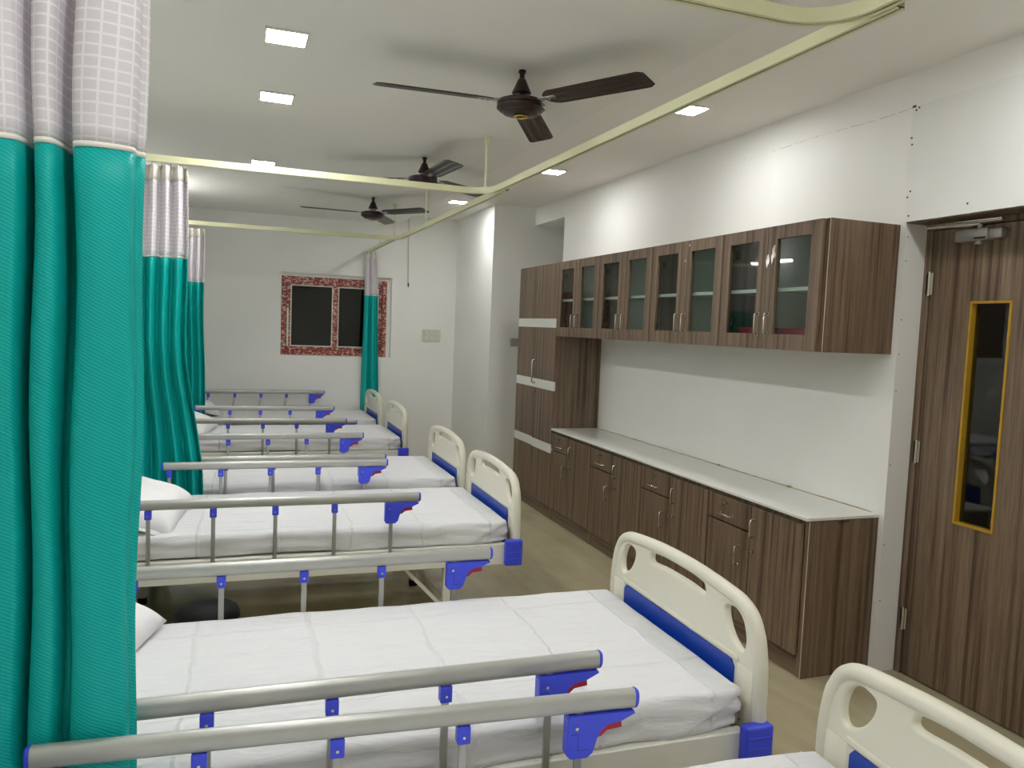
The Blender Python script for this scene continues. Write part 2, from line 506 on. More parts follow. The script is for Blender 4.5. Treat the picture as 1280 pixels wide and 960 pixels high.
# ------------------------------------------------------------------ door
door = thing('door_1', None, None, (0.145, -0.03, 0)); door['kind'] = 'structure'
def L(y): return y + 0.03                 # world y -> door local y
bm = bmesh.new()
bx(bm, -.02, .07, L(-.066), L(-.030), 0, 2.124, .002)
bx(bm, -.02, .07, L(-1.03), L(-.994), 0, 2.124, .002)
bx(bm, -.02, .07, L(-1.03), L(-.032), 2.094, 2.1235, .002); bx(bm, -.143, -.02, L(-1.03), L(-.032), 2.119, 2.1235, .0005)
finish('door_frame', bm, M['wood'], door)
VY0, VY1, VZ0, VZ1 = -.474, -.288, .787, 1.762
bm = bmesh.new()
x0, x1 = -.012, .026
bx(bm, x0, x1, L(VY1), L(-.069), .008, 2.090, 0)
bx(bm, x0, x1, L(-.990), L(VY0), .008, 2.090, 0)
bx(bm, x0, x1, L(VY0), L(VY1), .008, VZ0, 0)
bx(bm, x0, x1, L(VY0), L(VY1), VZ1, 2.090, 0)
leaf = finish('door_leaf', bm, M['wood'], door)
bm = bmesh.new()
t = .016
for (a, b_, c, d) in ((VY0 - .004, VY0 + .006, VZ0 - .004, VZ1 + .004), (VY1 - .006, VY1 + .004, VZ0 - .004, VZ1 + .004), (VY0, VY1, VZ0 - .004, VZ0 + .006), (VY0, VY1, VZ1 - .006, VZ1 + .004)):
    bx(bm, x0 - .006, x1 + .006, L(a), L(b_), c, d, .001)
finish('vision_panel_frame', bm, M['yellow'], door)
bm = bmesh.new(); bx(bm, .010, .014, L(VY0 + .004), L(VY1 - .004), VZ0 + .004, VZ1 - .004)
finish('glass', bm, M['door_glass'], door)
for z in (1.85, 1.07, .27):
    bm = bmesh.new()
    cyl(bm, (-.022, L(-.067), z - .05), (-.022, L(-.067), z + .05), .006, seg=10)
    for k in (-.052, .052): cyl(bm, (-.022, L(-.067), z + k - .003), (-.022, L(-.067), z + k + .003), .007, seg=10)
    bx(bm, -.020, -.012, L(-.085), L(-.050), z - .05, z + .05)
    finish('hinge', bm, M['chrome'], door, 40)
bm = bmesh.new()
bx(bm, -.058, -.012, L(-.372), L(-.214), 2.022, 2.074, .006, seg=2)
bx(bm, -.050, -.012, L(-.430), L(-.365), 2.026, 2.070, .008, seg=2)
cyl(bm, (-.036, L(-.318), 2.008), (-.036, L(-.318), 2.024), .016, seg=16)
cyl(bm, (-.036, L(-.318), 2.074), (-.036, L(-.318), 2.092), .010, seg=12)
clo = finish('door_closer', bm, M['steel_grey'], door, 40)
bm = bmesh.new()
tube(bm, [(-.036, L(-.318), 2.090), (-.085, L(-.22), 2.0915), (-.125, L(-.12), 2.0915)], 0, seg=8, flat=(.004, .010))
tube(bm, [(-.125, L(-.12), 2.093), (-.118, L(-.30), 2.093), (-.10, L(-.47), 2.093)], 0, seg=8, flat=(.003, .009))
finish('closer_arm', bm, M['chrome'], clo, 40)
bm = bmesh.new(); bx(bm, -.0588, -.0578, L(-.365), L(-.31), 2.028, 2.036)
finish('data_plate', bm, M['slot'], clo)
# dark space behind the door
bm = bmesh.new(); bx(bm, 1.3, 1.34, -1.4, .3, 0, ZH); bx(bm, .3, 1.34, -1.44, -1.4, 0, ZH); bx(bm, .3, 1.34, .3, .34, 0, ZH)
struct('wall_lobby', bm, M['wall'])

# ------------------------------------------------------------------ window
win = thing('window_1', None, None, (WX0, YB, WZ0)); win['kind'] = 'structure'
W, H = WX1 - WX0, WZ1 - WZ0
def rect_frame(bm, x0, x1, z0, z1, y0, y1, t, bev=.003):
    bx(bm, x0, x0 + t, y0, y1, z0, z1, bev); bx(bm, x1 - t, x1, y0, y1, z0, z1, bev)
    bx(bm, x0 + t, x1 - t, y0, y1, z0, z0 + t, bev); bx(bm, x0 + t, x1 - t, y0, y1, z1 - t, z1, bev)
bm = bmesh.new(); bx(bm, W - .047, W, .05, .24, 0, H); bx(bm, 0, W - .047, .05, .24, H - .036, H); finish('plaster_reveal', bm, M['wall'], win)
bm = bmesh.new(); rect_frame(bm, .005, W - .045, .003, H - .035, .05, .13, .05)
finish('window_frame', bm, M['film'], win)
for (a, b_, y) in ((.058, .60, .045), (.575, W - .095, .075)):
    bm = bmesh.new(); rect_frame(bm, a, b_, .055, H - .085, y, y + .03, .042)
    s = finish('sash', bm, M['film'], win)
    bm = bmesh.new(); rect_frame(bm, a + .042, b_ - .042, .097, H - .127, y - .002, y + .02, .012, .001)
    finish('glazing_bead', bm, M['upvc'], s)
    bm = bmesh.new(); bx(bm, a + .05, b_ - .05, y + .012, y + .017, .105, H - .135)
    finish('pane', bm, M['win_glass'], s)
bm = bmesh.new(); bx(bm, .062, .082, .038, .046, .10, .52, .002); finish('torn_film_edge', bm, M['upvc'], win)
bm = bmesh.new(); bx(bm, -.6, W + .6, .9, .95, -1.0, H + .6); finish('night_backdrop_wall', bm, plain('night_wall', srgb(70, 74, 80), .8, var=.2), win)

# ------------------------------------------------------------------ switch plates, cable
sb = thing('switchboard', 'ivory switchboard with two rows of switches on the back wall right of the window', 'switch', (-.7255, YB, 1.443))
bm = bmesh.new(); bx(bm, -.108, .108, -.014, 0, -.07, .07, .004, seg=2); finish('plate', bm, M['switch'], sb)
for r_, z in enumerate((.027, -.027)):
    for x in (-.062, .0, .062):
        bm = bmesh.new(); bx(bm, x - .017, x + .017, -.019, -.013, z - .019, z + .019, .002); finish('switch_rocker', bm, M['ivory'], sb)
sp_ = thing('switch_plate', 'small grey switch plate on the shaded wall beside the tall cupboard', 'switch', (-.155, 4.68, 1.424))
bm = bmesh.new(); bx(bm, -.07, .07, -.016, 0, -.042, .042, .004, seg=2); finish('plate', bm, M['switch_grey'], sp_)
bm = bmesh.new(); bx(bm, -.05, -.01, -.020, -.014, -.028, .028, .002); finish('switch_rocker', bm, M['switch_grey'], sp_)
bm = bmesh.new()
tube(bm, [(-1.03, 6.018, 2.80), (-1.031, 6.016, 2.5), (-1.022, 6.018, 2.2), (-1.018, 6.016, 2.03)], .007, 8)
cab = finish('hanging_cable', bm, M['switch'], None, True)
tag(cab, 'pale cable hanging down the back wall above the switchboard', 'cable')
bm = bmesh.new(); cyl(bm, (-1.018, 6.016, 2.035), (-1.016, 6.012, 1.99), .009, .006, 8); finish('bare_end', bm, M['slot'], cab, True)['label'] = 'dark bare cable end'

# ------------------------------------------------------------------ ceiling lights
def ceiling_light(x, y, z, label):
    o = thing('ceiling_light', label, 'ceiling light', (x, y, z), 0.0, 'square recessed ceiling lights')
    bm = bmesh.new(); s = .083
    rect = ((-s, -s + .008, -s, s), (s - .008, s, -s, s), (-s + .008, s - .008, -s, -s + .008), (-s + .008, s - .008, s - .008, s))
    for a, b_, c, d in rect: bx(bm, a, b_, c, d, -.010, 0.0, .001)
    finish('frame', bm, M['upvc'], o)
    bm = bmesh.new(); bx(bm, -s + .008, s - .008, -s + .008, s - .008, -.008, 0.0)
    finish('diffuser', bm, M['led'] if z == ZL else M['led_soft'], o)
    return o
ceiling_light(-2.708, .495, ZL, 'lit square light in the lower ceiling, largest and nearest of the left row')
ceiling_light(-2.703, 1.385, ZL, 'lit square light in the lower ceiling, second of the left row')
ceiling_light(-2.709, 3.17, ZL, 'lit square light just above the crossing curtain rail, farthest of the left row')
ceiling_light(-.57, .95, ZH, 'lit square light in the raised ceiling strip, above the nearest wall cupboards')
ceiling_light(-.57, 2.87, ZH, 'lit square light in the raised ceiling strip, above the far wall cupboards')
ceiling_light(-.82, 4.72, ZH, 'lit square light in the raised ceiling strip near the far wall corner')
for k, (x, y, z) in enumerate(((-2.70, -.42, ZL), (-2.70, -1.9, ZL), (-2.70, -3.4, ZL), (-.57, -.98, ZH), (-.57, -2.9, ZH))):
    ceiling_light(x, y, z, ['lit square ceiling light over the nearest curtain', 'lit square ceiling light above the photographer', 'lit square ceiling light behind the photographer',
                            'lit square light in the raised strip in front of the door', 'lit square light in the raised strip behind the door'][k])

M['tube'] = emit('tube_glow', (0.995, 0.993, 0.985, 1), 58.0)
tl = thing('tube_light', 'lit white tube light on the left wall hidden behind the curtains', 'wall light', (XL, 4.45, 2.42))
bm = bmesh.new(); bx(bm, 0, .028, -.36, .36, -.016, .016, .003); bx(bm, 0, .05, -.375, -.345, -.018, .018, .003); bx(bm, 0, .05, .345, .375, -.018, .018, .003)
finish('batten', bm, M['upvc'], tl)
bm = bmesh.new(); cyl(bm, (.042, -.345, 0), (.042, .345, 0), .013, seg=14); finish('tube', bm, M['tube'], tl, 40)

# ------------------------------------------------------------------ ceiling fans
def ceiling_fan(x, y, theta, label):
    o = thing('ceiling_fan', label, 'ceiling fan', (x, y, ZL), 0, 'dark brown three blade ceiling fans')
    bm = bmesh.new()
    lathe(bm, [(0, 0), (.016, 0), (.016, -.012), (.011, -.014), (.011, -.10)], seg=16)
    finish('down_rod', bm, M['fan'], o, 40)
    bm = bmesh.new()
    lathe(bm, [(.013, -.036), (.018, -.04), (.024, -.055), (.040, -.090), (.043, -.098), (.040, -.100), (.02, -.102), (0, -.10)], seg=24)
    finish('canopy', bm, M['fan'], o, 50)
    bm = bmesh.new()
    bx(bm, -.02, -.012, -.012, .012, -.13, -.09, .002); bx(bm, .012, .02, -.012, .012, -.13, -.09, .002)
    cyl(bm, (-.026, 0, -.108), (.026, 0, -.108), .005, seg=8)
    finish('shackle', bm, M['steel_grey'], o, 40)
    bm = bmesh.new()
    lathe(bm, [(0, -.120), (.05, -.122), (.085, -.127), (.101, -.133), (.105, -.138), (.105, -.150), (.101, -.152), (.101, -.156), (.106, -.158), (.106, -.166), (.099, -.170),
               (.096, -.174), (.084, -.181), (.080, -.182), (.077, -.187), (.058, -.192), (.036, -.194), (0, -.195)], seg=40)
    finish('motor_housing', bm, M['fan'], o, 30)
    bm = bmesh.new()
    lathe(bm, [(.020, -.1945), (.032, -.194), (.034, -.198), (.030, -.201), (.022, -.201), (.020, -.197)], seg=28)
    finish('brass_ring', bm, M['gold'], o, 50)
    for k in range(3):
        a = math.radians(theta + 120 * k)
        rot = Matrix.Rotation(a, 4, 'Z')
        # iron arm
        bm = bmesh.new()
        bx(bm, .085, .19, -.018, .018, -.142, -.137, .0015)
        for px in (.15, .175):
            for py in (-.010, .010): cyl(bm, (px, py, -.146), (px, py, -.136), .004, seg=8)
        bl = bmesh.new()
        pts = [(.135, .028), (.16, .050), (.19, .056), (.61, .062), (.632, .056), (.64, .04), (.64, -.045), (.63, -.058), (.61, -.062), (.19, -.056), (.16, -.048), (.135, -.024)]
        # ribbed blade: cross sections along its length
        nx, ny = 24, 15
        xs = [.135 + (.505) * i / (nx - 1) for i in range(nx)]
        def half(xx):
            if xx < .17: return .026 + (.056 - .026) * sm(.135, .17, xx)
            if xx > .615: return .062 - .016 * sm(.615, .641, xx)
            return .056 + .006 * (xx - .17) / .44
        G = []
        for side in (0.0018, -0.0018):
            rows = []
            for xx in xs:
                hw = half(xx); row = []
                for j in range(ny):
                    v = -1 + 2 * j / (ny - 1)
                    yy = v * hw
                    rib = .0022 * math.cos(v * 2.6 * PI) * sm(.17, .22, xx) * sm(.64, .60, xx)
                    zz = -.139 + rib + side - .006 * (xx - .135) / .5
                    row.append(bl.verts.new((xx, yy, zz)))
                rows.append(row)
            G.append(rows)
        for s_, rows in enumerate(G):
            for i in range(nx - 1):
                for j in range(ny - 1):
                    bl.faces.new((rows[i][j], rows[i + 1][j], rows[i + 1][j + 1], rows[i][j + 1]))
        T, B_ = G
        for i in range(nx - 1):
            bl.faces.new((T[i][0], T[i + 1][0], B_[i + 1][0], B_[i][0])); bl.faces.new((T[i][-1], T[i + 1][-1], B_[i + 1][-1], B_[i][-1]))
        for j in range(ny - 1):
            bl.faces.new((T[0][j], T[0][j + 1], B_[0][j + 1], B_[0][j])); bl.faces.new((T[-1][j], T[-1][j + 1], B_[-1][j + 1], B_[-1][j]))
        pitch_m = Matrix.Translation((0, 0, -.139)) @ Matrix.Rotation(math.radians(-11), 4, 'X') @ Matrix.Translation((0, 0, .139))
        bmesh.ops.transform(bl, matrix=rot @ pitch_m, verts=bl.verts)
        bmesh.ops.transform(bm, matrix=rot, verts=bm.verts)
        b0 = finish('blade', bl, M['fan'], o, 40)
        finish('blade_bracket', bm, M['steel_grey'], b0, 40)
    return o
ceiling_fan(-1.722, .454, -180, 'dark brown ceiling fan nearest the viewer, wholly in view in front of the curtain rails')
ceiling_fan(-1.697, 2.404, -206, 'dark brown ceiling fan partly hidden behind the first crossing curtain rail')
ceiling_fan(-1.728, 4.283, -175, 'dark brown ceiling fan farthest away, near the back wall')

# ------------------------------------------------------------------ curtain tracks
ZT = 2.36
def curtain_track(name, path, label, rods):
    o = thing(name, label, 'curtain track', (path[0][0], path[0][1], ZT), 0, 'cream ceiling hung curtain tracks')
    ox, oy = path[0]
    P = [Vector((x - ox, y - oy, 0)) for x, y in path]
    n = len(P)
    def prof_sweep(bm, prof):
        rings = []
        for i, p in enumerate(P):
            t = (P[min(i + 1, n - 1)] - P[max(i - 1, 0)]).normalized()
            s = Vector((t.y, -t.x, 0))
            rings.append([bm.verts.new(p + s * a + Vector((0, 0, z))) for a, z in prof])
        m = len(prof)
        for A, B in zip(rings, rings[1:]):
            for k in range(m):
                j = (k + 1) % m
                bm.faces.new((A[k], A[j], B[j], B[k]))
        bm.faces.new(rings[0][::-1]); bm.faces.new(rings[-1])
    bm = bmesh.new()
    w, h, t, g = .015, .035, .003, .004
    prof_sweep(bm, [(-w, 0), (-g, 0), (-g, t), (-w + t, t), (-w + t, h - t), (w - t, h - t), (w - t, t), (g, t), (g, 0), (w, 0), (w, h), (-w, h)])
    finish('rail', bm, M['track'], o, 30)
    bm = bmesh.new(); prof_sweep(bm, [(-w + t, .004), (w - t, .004), (w - t, .006), (-w + t, .006)])
    finish('runner_slot', bm, M['slot'], o)
    for (x, y, zc) in rods:
        bm = bmesh.new()
        cyl(bm, (x - ox, y - oy, h), (x - ox, y - oy, zc - ZT), .006, seg=10)
        lathe(bm, [(.03, zc - ZT), (.03, zc - ZT - .004), (.012, zc - ZT - .008), (.011, zc - ZT - .05), (.006, zc - ZT - .052)], x - ox, y - oy, 16)
        lathe(bm, [(0, h + .012), (.012, h + .012), (.012, h), (0, h)], x - ox, y - oy, 12)
        finish('hanger_rod', bm, M['track'], o, 40)
    return o
def lpath(yc, y_end, xr, r=.16, xs=XL, xe=None):
    p = [(xs + (xr - r - xs) * i / 6, yc) for i in range(7)]
    for k in range(1, 13):
        a = PI / 2 * k / 12
        p.append((xr - r + r * math.sin(a), yc - r + r * math.cos(a)))
    y0 = yc - r
    for i in range(1, 7): p.append((xr + ((xr if xe is None else xe) - xr) * i / 6, y0 + (y_end - y0) * i / 6))
    return p
XT = -1.44
curtain_track('curtain_track', lpath(-1.139, YF, -1.450), 'cream curtain track bending overhead at the top right of the picture', [(-1.450, -1.6, ZL), (-2.9, -1.139, ZL)])
curtain_track('curtain_track', lpath(1.70, -1.32, -1.452, .16, xe=-1.413), 'cream curtain track crossing just beyond the nearest fan', [(-1.499, 1.653, ZL)])
curtain_track('curtain_track', lpath(4.60, 1.50, -1.428, .16, xe=-1.412), 'cream curtain track crossing in front of the back wall beyond all fans', [(-1.423, 3.50, ZL), (-1.475, 4.553, ZL)])
curtain_track('curtain_track', [(-1.462, 4.58 + (6.03 - 4.58) * i / 6) for i in range(7)], 'short straight curtain track running to the back wall', [(-1.462, 5.4, ZL)])

# ------------------------------------------------------------------ hospital curtains
def curtain(label, ctrl, ybase, shape, zb=.06, zs=1.872, zt=2.345, hooks=8):
    """ctrl: (x, yoff) fold points; shape(x, y, z) bends them with height"""
    C2 = catmull([(x, y, 0) for x, y in ctrl], 5)
    x_mid = (ctrl[0][0] + ctrl[-1][0]) / 2
    o = thing('hospital_curtain', label, 'curtain', (x_mid, ybase, 0), 0, 'teal and white hospital curtains')
    U_ = [0]
    for a, b_ in zip(C2, C2[1:]): U_.append(U_[-1] + (b_ - a).length)
    def panel(name, z0, z1, nz, mat, parent, off=0):
        me = bmesh.new(); uvl = me.loops.layers.uv.new('UVMap')
        rows = []
        for i in range(nz + 1):
            z = z0 + (z1 - z0) * i / nz
            row = []
            for p in C2:
                x, y = shape(p.x, p.y, z)
                row.append(me.verts.new((x - x_mid, y + off, z)))
            rows.append(row)
        for i in range(nz):
            for k in range(len(C2) - 1):
                f = me.faces.new((rows[i][k], rows[i][k + 1], rows[i + 1][k + 1], rows[i + 1][k]))
                za, zb_ = z0 + (z1 - z0) * i / nz, z0 + (z1 - z0) * (i + 1) / nz
                for lp, (u, v) in zip(f.loops, ((U_[k], za), (U_[k + 1], za), (U_[k + 1], zb_), (U_[k], zb_))):
                    lp[uvl].uv = (u, v)
        ob = finish(name, me, mat, parent, True)
        ob.data.set_sharp_from_angle(angle=PI)
        md = ob.modifiers.new('thickness', 'SOLIDIFY'); md.thickness = .0016
        return ob
    fab = panel('fabric_panel', zb, zs, 26, M['teal'], o)
    panel('net_panel', zs, zt - .075, 12, M['net'], o)
    panel('header_tape', zt - .075, zt, 2, M['tape_head'], o)
    panel('seam', zs - .004, zs + .006, 1, M['tape_head'], o, -.0015)
    for k in range(hooks):
        p = C2[int((k + .5) * (len(C2) - 1) / hooks)]
        x, y = shape(p.x, p.y, zt)
        bm = bmesh.new()
        tube(bm, [(x - x_mid, y, zt - .02), (x - x_mid, y - .004, zt), (x - x_mid, y * .4, zt + .012), (x - x_mid, 0, zt + .024)], .0016, 6)
        finish('hook', bm, M['steel_grey'], o, True)
    return o

# nearest curtain: wide folds read off the picture
c1 = [(-3.60, .02), (-3.57, -.045), (-3.53, -.05), (-3.505, .035), (-3.47, .045), (-3.44, -.04), (-3.40, -.055), (-3.37, .03), (-3.34, .04), (-3.315, -.03),
      (-3.285, -.052), (-3.262, -.055), (-3.247, -.045), (-3.238, .01), (-3.234, .055), (-3.229, .01), (-3.222, -.042), (-3.203, -.06), (-3.186, -.05), (-3.178, -.005),
      (-3.174, .03), (-3.163, .034), (-3.158, .0), (-3.154, -.045), (-3.125, -.062), (-3.09, -.058), (-3.066, -.050), (-3.056, -.036), (-3.054, -.012), (-3.046, -.004), (-3.042, .008), (-3.055, .035), (-3.12, .05), (-3.2, .055)]
def shape1(x, y, z):
    k = sm(1.9, .5, z)
    xx = x - .014 - .011 * k * (1 - .2 * math.sin(7 * x))
    amp = 1 - .42 * k
    if z > 2.1: amp *= 1 - .45 * sm(2.1, 2.345, z)
    return xx + .004 + .006 * sm(1.95, 2.3, z) + .004 * math.sin(9 * z + 20 * x), y * amp - .020 * k + .003 * math.sin(5 * z + 30 * x)
curtain('teal and white hospital curtain nearest the viewer, filling the left edge of the picture', c1, -1.128, shape1, hooks=9)

def folds(x0, x1, pitch_, amp, rnd, hem=True):
    n = int((x1 - x0) / pitch_); pts = []
    for i in range(n):
        x = x0 + (x1 - x0) * i / n; p = (x1 - x0) / n
        a = amp * (1 + rnd * (random.random() - .5))
        pts += [(x, -.2 * a), (x + .25 * p, -a), (x + .5 * p, -.1 * a), (x + .72 * p, a)]
    pts += [(x1 - .004, -.35 * amp), (x1, -.1 * amp), (x1 - .012, .5 * amp)]
    return pts
c2 = folds(-3.56, -3.130, .060, .032, .6)
def shape2(x, y, z):
    k = sm(1.5, .6, z)
    grow = .085 * k * sm(-3.40, -3.13, x)
    amp = 1 + .15 * k
    dy = .150 * sm(1.45, .85, z)
    return x + grow + .006 * math.sin(4 * z + 8 * x), y * amp + dy + .012 * k * math.sin(21 * x + 3 * z)
curtain('teal and white hospital curtain in the middle distance, half behind the nearest curtain', c2, 1.70, shape2, hooks=10)
c3 = folds(-3.56, -3.150, .055, .030, .5)
def shape3(x, y, z):
    k = sm(1.7, .7, z)
    return x + .016 * k * sm(-3.5, -3.15, x) + .004 * math.sin(5 * z + 9 * x), y * (1 + .2 * k) - .06 * k * 0
curtain('teal and white hospital curtain farthest back on the left, near the back wall', c3, 4.76, shape3, hooks=9)
# gathered curtain by the window: its folds bunch around the end of the short track
c4 = [(-1.500, .03), (-1.492, -.03), (-1.478, -.045), (-1.470, .0), (-1.463, .045), (-1.454, .0), (-1.448, -.04), (-1.438, -.045), (-1.430, .0), (-1.424, .04), (-1.415, .03), (-1.408, -.01)]
def shape4(x, y, z):
    k = sm(1.9, .5, z)
    c = -1.452
    wid = 1.35 + .30 * sm(2.345, 1.9, z) + .55 * k
    return c + (x - c) * wid + .012 * k + .012 * sm(2.3, 1.9, z), y * (.5 + .15 * k)
curtain('narrow gathered teal and white curtain hanging in front of the window beside the back wall', c4, 5.985, shape4, hooks=4)

# ------------------------------------------------------------------ cupboards
XF = -0.40
S0, PIT = 0.028, 0.7505
def handle(name, p, q, out, parent, r=.0045):
    """bow handle between two points, standing off by the vector out"""
    p, q, out = Vector(p), Vector(q), Vector(out)
    bm = bmesh.new()
    tube(bm, [p, p + out * .8, p + out + (q - p) * .04, q + out - (q - p) * .04, q + out * .8, q], r, 8)
    for a in (p, q): cyl(bm, a, a + out * .1, r * 1.6, seg=10)
    return finish(name, bm, M['chrome'], parent, 50)
def lock(p, out, parent):
    p, out = Vector(p), Vector(out)
    bm = bmesh.new()
    cyl(bm, p, p + out * .5, .009, seg=14); cyl(bm, p + out * .5, p + out * 1.6, .0025, seg=6)
    bx(bm, p.x + out.x * 1.3 - .001, p.x + out.x * 1.3 + .001, p.y - .008, p.y + .008, p.z - .010, p.z + .008)
    return finish('lock', bm, M['chrome'], parent, 40)
OUT = (-.026, 0, 0)
base_labels = ['low brown cupboard at the near end of the row, beside the door', 'low brown cupboard second from the door under the white worktop',
               'low brown cupboard third from the door under the white worktop', 'low brown cupboard at the far end of the worktop beside the tall cupboard']
upper_labels = ['wall cupboard nearest the door with a red tray behind its glass', 'glass fronted wall cupboard second from the door',
                'glass fronted wall cupboard third from the door', 'glass fronted wall cupboard farthest from the door beside the tall cupboard']
TW = .75
for k in range(4):
    y0 = 0.0 if k == 0 else S0 + PIT * k
    y1 = S0 + PIT * (k + 1)
    d0 = S0 + PIT * k
    # ---- low cupboard
    o = thing('base_cabinet', base_labels[k], 'cupboard', (0, d0, 0), 0, 'brown cupboards under the worktop')
    l0, l1 = y0 - d0, y1 - d0
    bm = bmesh.new()
    bx(bm, XF, -.002, l0 + .0005, l0 + .018, 0, .745); bx(bm, XF, -.002, l1 - .018, l1 - .0005, .0, .745)
    if k == 0: bx(bm, XF + .002, XF + .02, l0 + .0185, l0 + .034, 0, .745)
    bx(bm, XF + .01, -.002, l0 + .018, l1 - .018, .09, .108); bx(bm, XF, -.002, l0 + .018, l1 - .018, .724, .745)
    bx(bm, -.012, -.002, l0 + .018, l1 - .018, .108, .724)
    finish('carcass', bm, M['wood'], o)
    if k == 0:
        bm = bmesh.new(); bx(bm, XF - .0012, XF - .0001, l0 + .001, l0 + .0055, 0, .744); finish('edge_band', bm, M['edge'], o)
    bm = bmesh.new(); bx(bm, XF + .004, XF + .022, l0 + .018, l1 - .018, 0, .095); finish('plinth', bm, M['wood_h'], o)
    hw = PIT / 2
    bm = bmesh.new(); bx(bm, XF - .018, XF - .001, .006, hw - .004, .104, .722, .001); dr = finish('door', bm, M['wood'], o)
    handle('handle', (XF - .018, hw - .030, .570), (XF - .018, hw - .030, .658), OUT, dr)
    lock((XF - .018, hw - .030, .495), OUT, dr)
    bm = bmesh.new(); bx(bm, XF - .018, XF - .001, hw + .004, PIT - .006, .104, .580, .001); dr = finish('door', bm, M['wood'], o)
    handle('handle', (XF - .018, hw + .085, .398), (XF - .018, hw + .085, .492), OUT, dr)
    bm = bmesh.new(); bx(bm, XF - .018, XF - .001, hw + .004, PIT - .006, .590, .722, .001); dw = finish('drawer', bm, M['wood'], o)
    handle('handle', (XF - .018, hw + .145, .630), (XF - .018, hw + .255, .630), OUT, dw)
    lock((XF - .018, hw + .21, .690), OUT, dw)
    # ---- wall cupboard
    o = thing('wall_cabinet', upper_labels[k], 'cupboard', (0, d0, 0), 0, 'glass fronted cupboards on the wall')
    Z0, Z1 = 1.518, 2.116
    bm = bmesh.new()
    bx(bm, XF, -.002, l0 + .0005, l0 + .018, Z0, Z1); bx(bm, XF, -.002, l1 - .018, l1 - .0005, Z0, Z1)
    if k == 0: bx(bm, XF + .002, XF + .02, l0 + .0185, l0 + .034, Z0 + .0185, Z1 - .0185)
    bx(bm, XF, -.002, l0 + .018, l1 - .018, Z0, Z0 + .018); bx(bm, XF, -.002, l0 + .018, l1 - .018, Z1 - .018, Z1)
    finish('carcass', bm, M['wood'], o)
    if k == 0:
        bm = bmesh.new(); bx(bm, XF - .0012, XF - .0001, l0 + .001, l0 + .0055, Z0 + .001, Z1 - .001); finish('edge_band', bm, M['edge'], o)
    bm = bmesh.new(); bx(bm, -.012, -.002, l0 + .018, l1 - .018, Z0 + .018, Z1 - .018); bx(bm, XF + .01, -.012, hw - .001, hw + .001, Z0 + .018, Z1 - .018)
    finish('back_lining', bm, M['inner'], o)
    bm = bmesh.new(); bx(bm, XF + .02, -.012, l0 + .018, l1 - .018, 1.800, 1.818); finish('shelf', bm, M['laminate'], o)
    for j in range(2):
        a, b_ = (.003, hw - .002) if j == 0 else (hw + .002, PIT - .003)
        g0, g1, gz0, gz1 = a + .068, b_ - .068, 1.592, 2.052
        bm = bmesh.new(); X0, X1 = XF - .019, XF - .001
        bx(bm, X0, X1, a, g0, Z0 + .001, Z1 - .001); bx(bm, X0, X1, g1, b_, Z0 + .001, Z1 - .001)
        bx(bm, X0, X1, g0, g1, Z0 + .001, gz0); bx(bm, X0, X1, g0, g1, gz1, Z1 - .001)
        dr = finish('door', bm, M['wood'], o)
        bm = bmesh.new(); bx(bm, XF - .007, XF - .003, g0 - .0, g1 + .0, gz0 - .0, gz1 + .0); finish('glass', bm, M['glass'], dr)
        hy = (b_ - .035) if j == 0 else (a + .035)
        handle('handle', (X0, hy, 1.592), (X0, hy, 1.690), OUT, dr, .005)
        bm = bmesh.new()
        for hz in (1.65, 2.0): bx(bm, XF, XF + .03, (a + .045 if j == 0 else b_ - .085), (a + .085 if j == 0 else b_ - .045), hz - .02, hz + .02, .004)
        finish('hinge', bm, M['slot'], dr)
    # left over scraps of packing tape on the doors
    for (ty, tz, s) in {0: ((.33, 1.985, .030), (.37, 1.95, .022)), 1: ((.33, 2.088, .018), (.365, 2.00, .016)), 2: ((.37, 1.99, .008),), 3: ((.37, 2.10, .012),)}[k]:
        bm = bmesh.new(); rr = random.Random(k * 7 + int(tz * 100))
        ring = [bm.verts.new((XF - .0195, ty + s * .5 * (.5 + rr.random()) * math.cos(2 * PI * i / 11), tz + s * (1.3 if k == 0 else .5) * (.5 + rr.random()) * math.sin(2 * PI * i / 11))) for i in range(11)]
        f = bm.faces.new(ring); ex = bmesh.ops.extrude_face_region(bm, geom=[f])
        for v in ex['geom']:
            if isinstance(v, bmesh.types.BMVert): v.co.x -= .0006
        finish('tape_scrap', bm, M['tape'], o)
# items in the nearest wall cupboard
tr = thing('tray', 'red plastic tray behind the glass of the nearest wall cupboard', 'tray', (-.22, .40, 1.5362))
bm = bmesh.new()
bx(bm, -.12, .12, -.30, .30, 0, .004); bx(bm, -.124, -.12, -.30, .30, 0, .085, .001); bx(bm, .12, .124, -.30, .30, 0, .085, .001)
bx(bm, -.124, .124, -.304, -.30, 0, .085, .001); bx(bm, -.124, .124, .30, .304, 0, .085, .001)
finish('tray_body', bm, M['red'], tr)
bm = bmesh.new(); bx(bm, -.132, -.118, -.31, .31, .081, .088, .002); bx(bm, .118, .132, -.31, .31, .081, .088, .002)
finish('tray_rim', bm, M['red'], tr)
bm = bmesh.new()
bmesh.ops.create_icosphere(bm, subdivisions=3, radius=1.0)
for v in bm.verts:
    n_ = noise.noise(v.co * 2.2) * .25
    v.co = Vector((v.co.x * .06 * (1 + n_), v.co.y * .11 * (1 + n_), v.co.z * .055 * (1 + n_)))
pk = finish('packet', bm, M['lime'], None, True, (-.22, .20, 1.60))
tag(pk, 'crumpled olive green packet lying in the red tray in the nearest wall cupboard', 'packet')

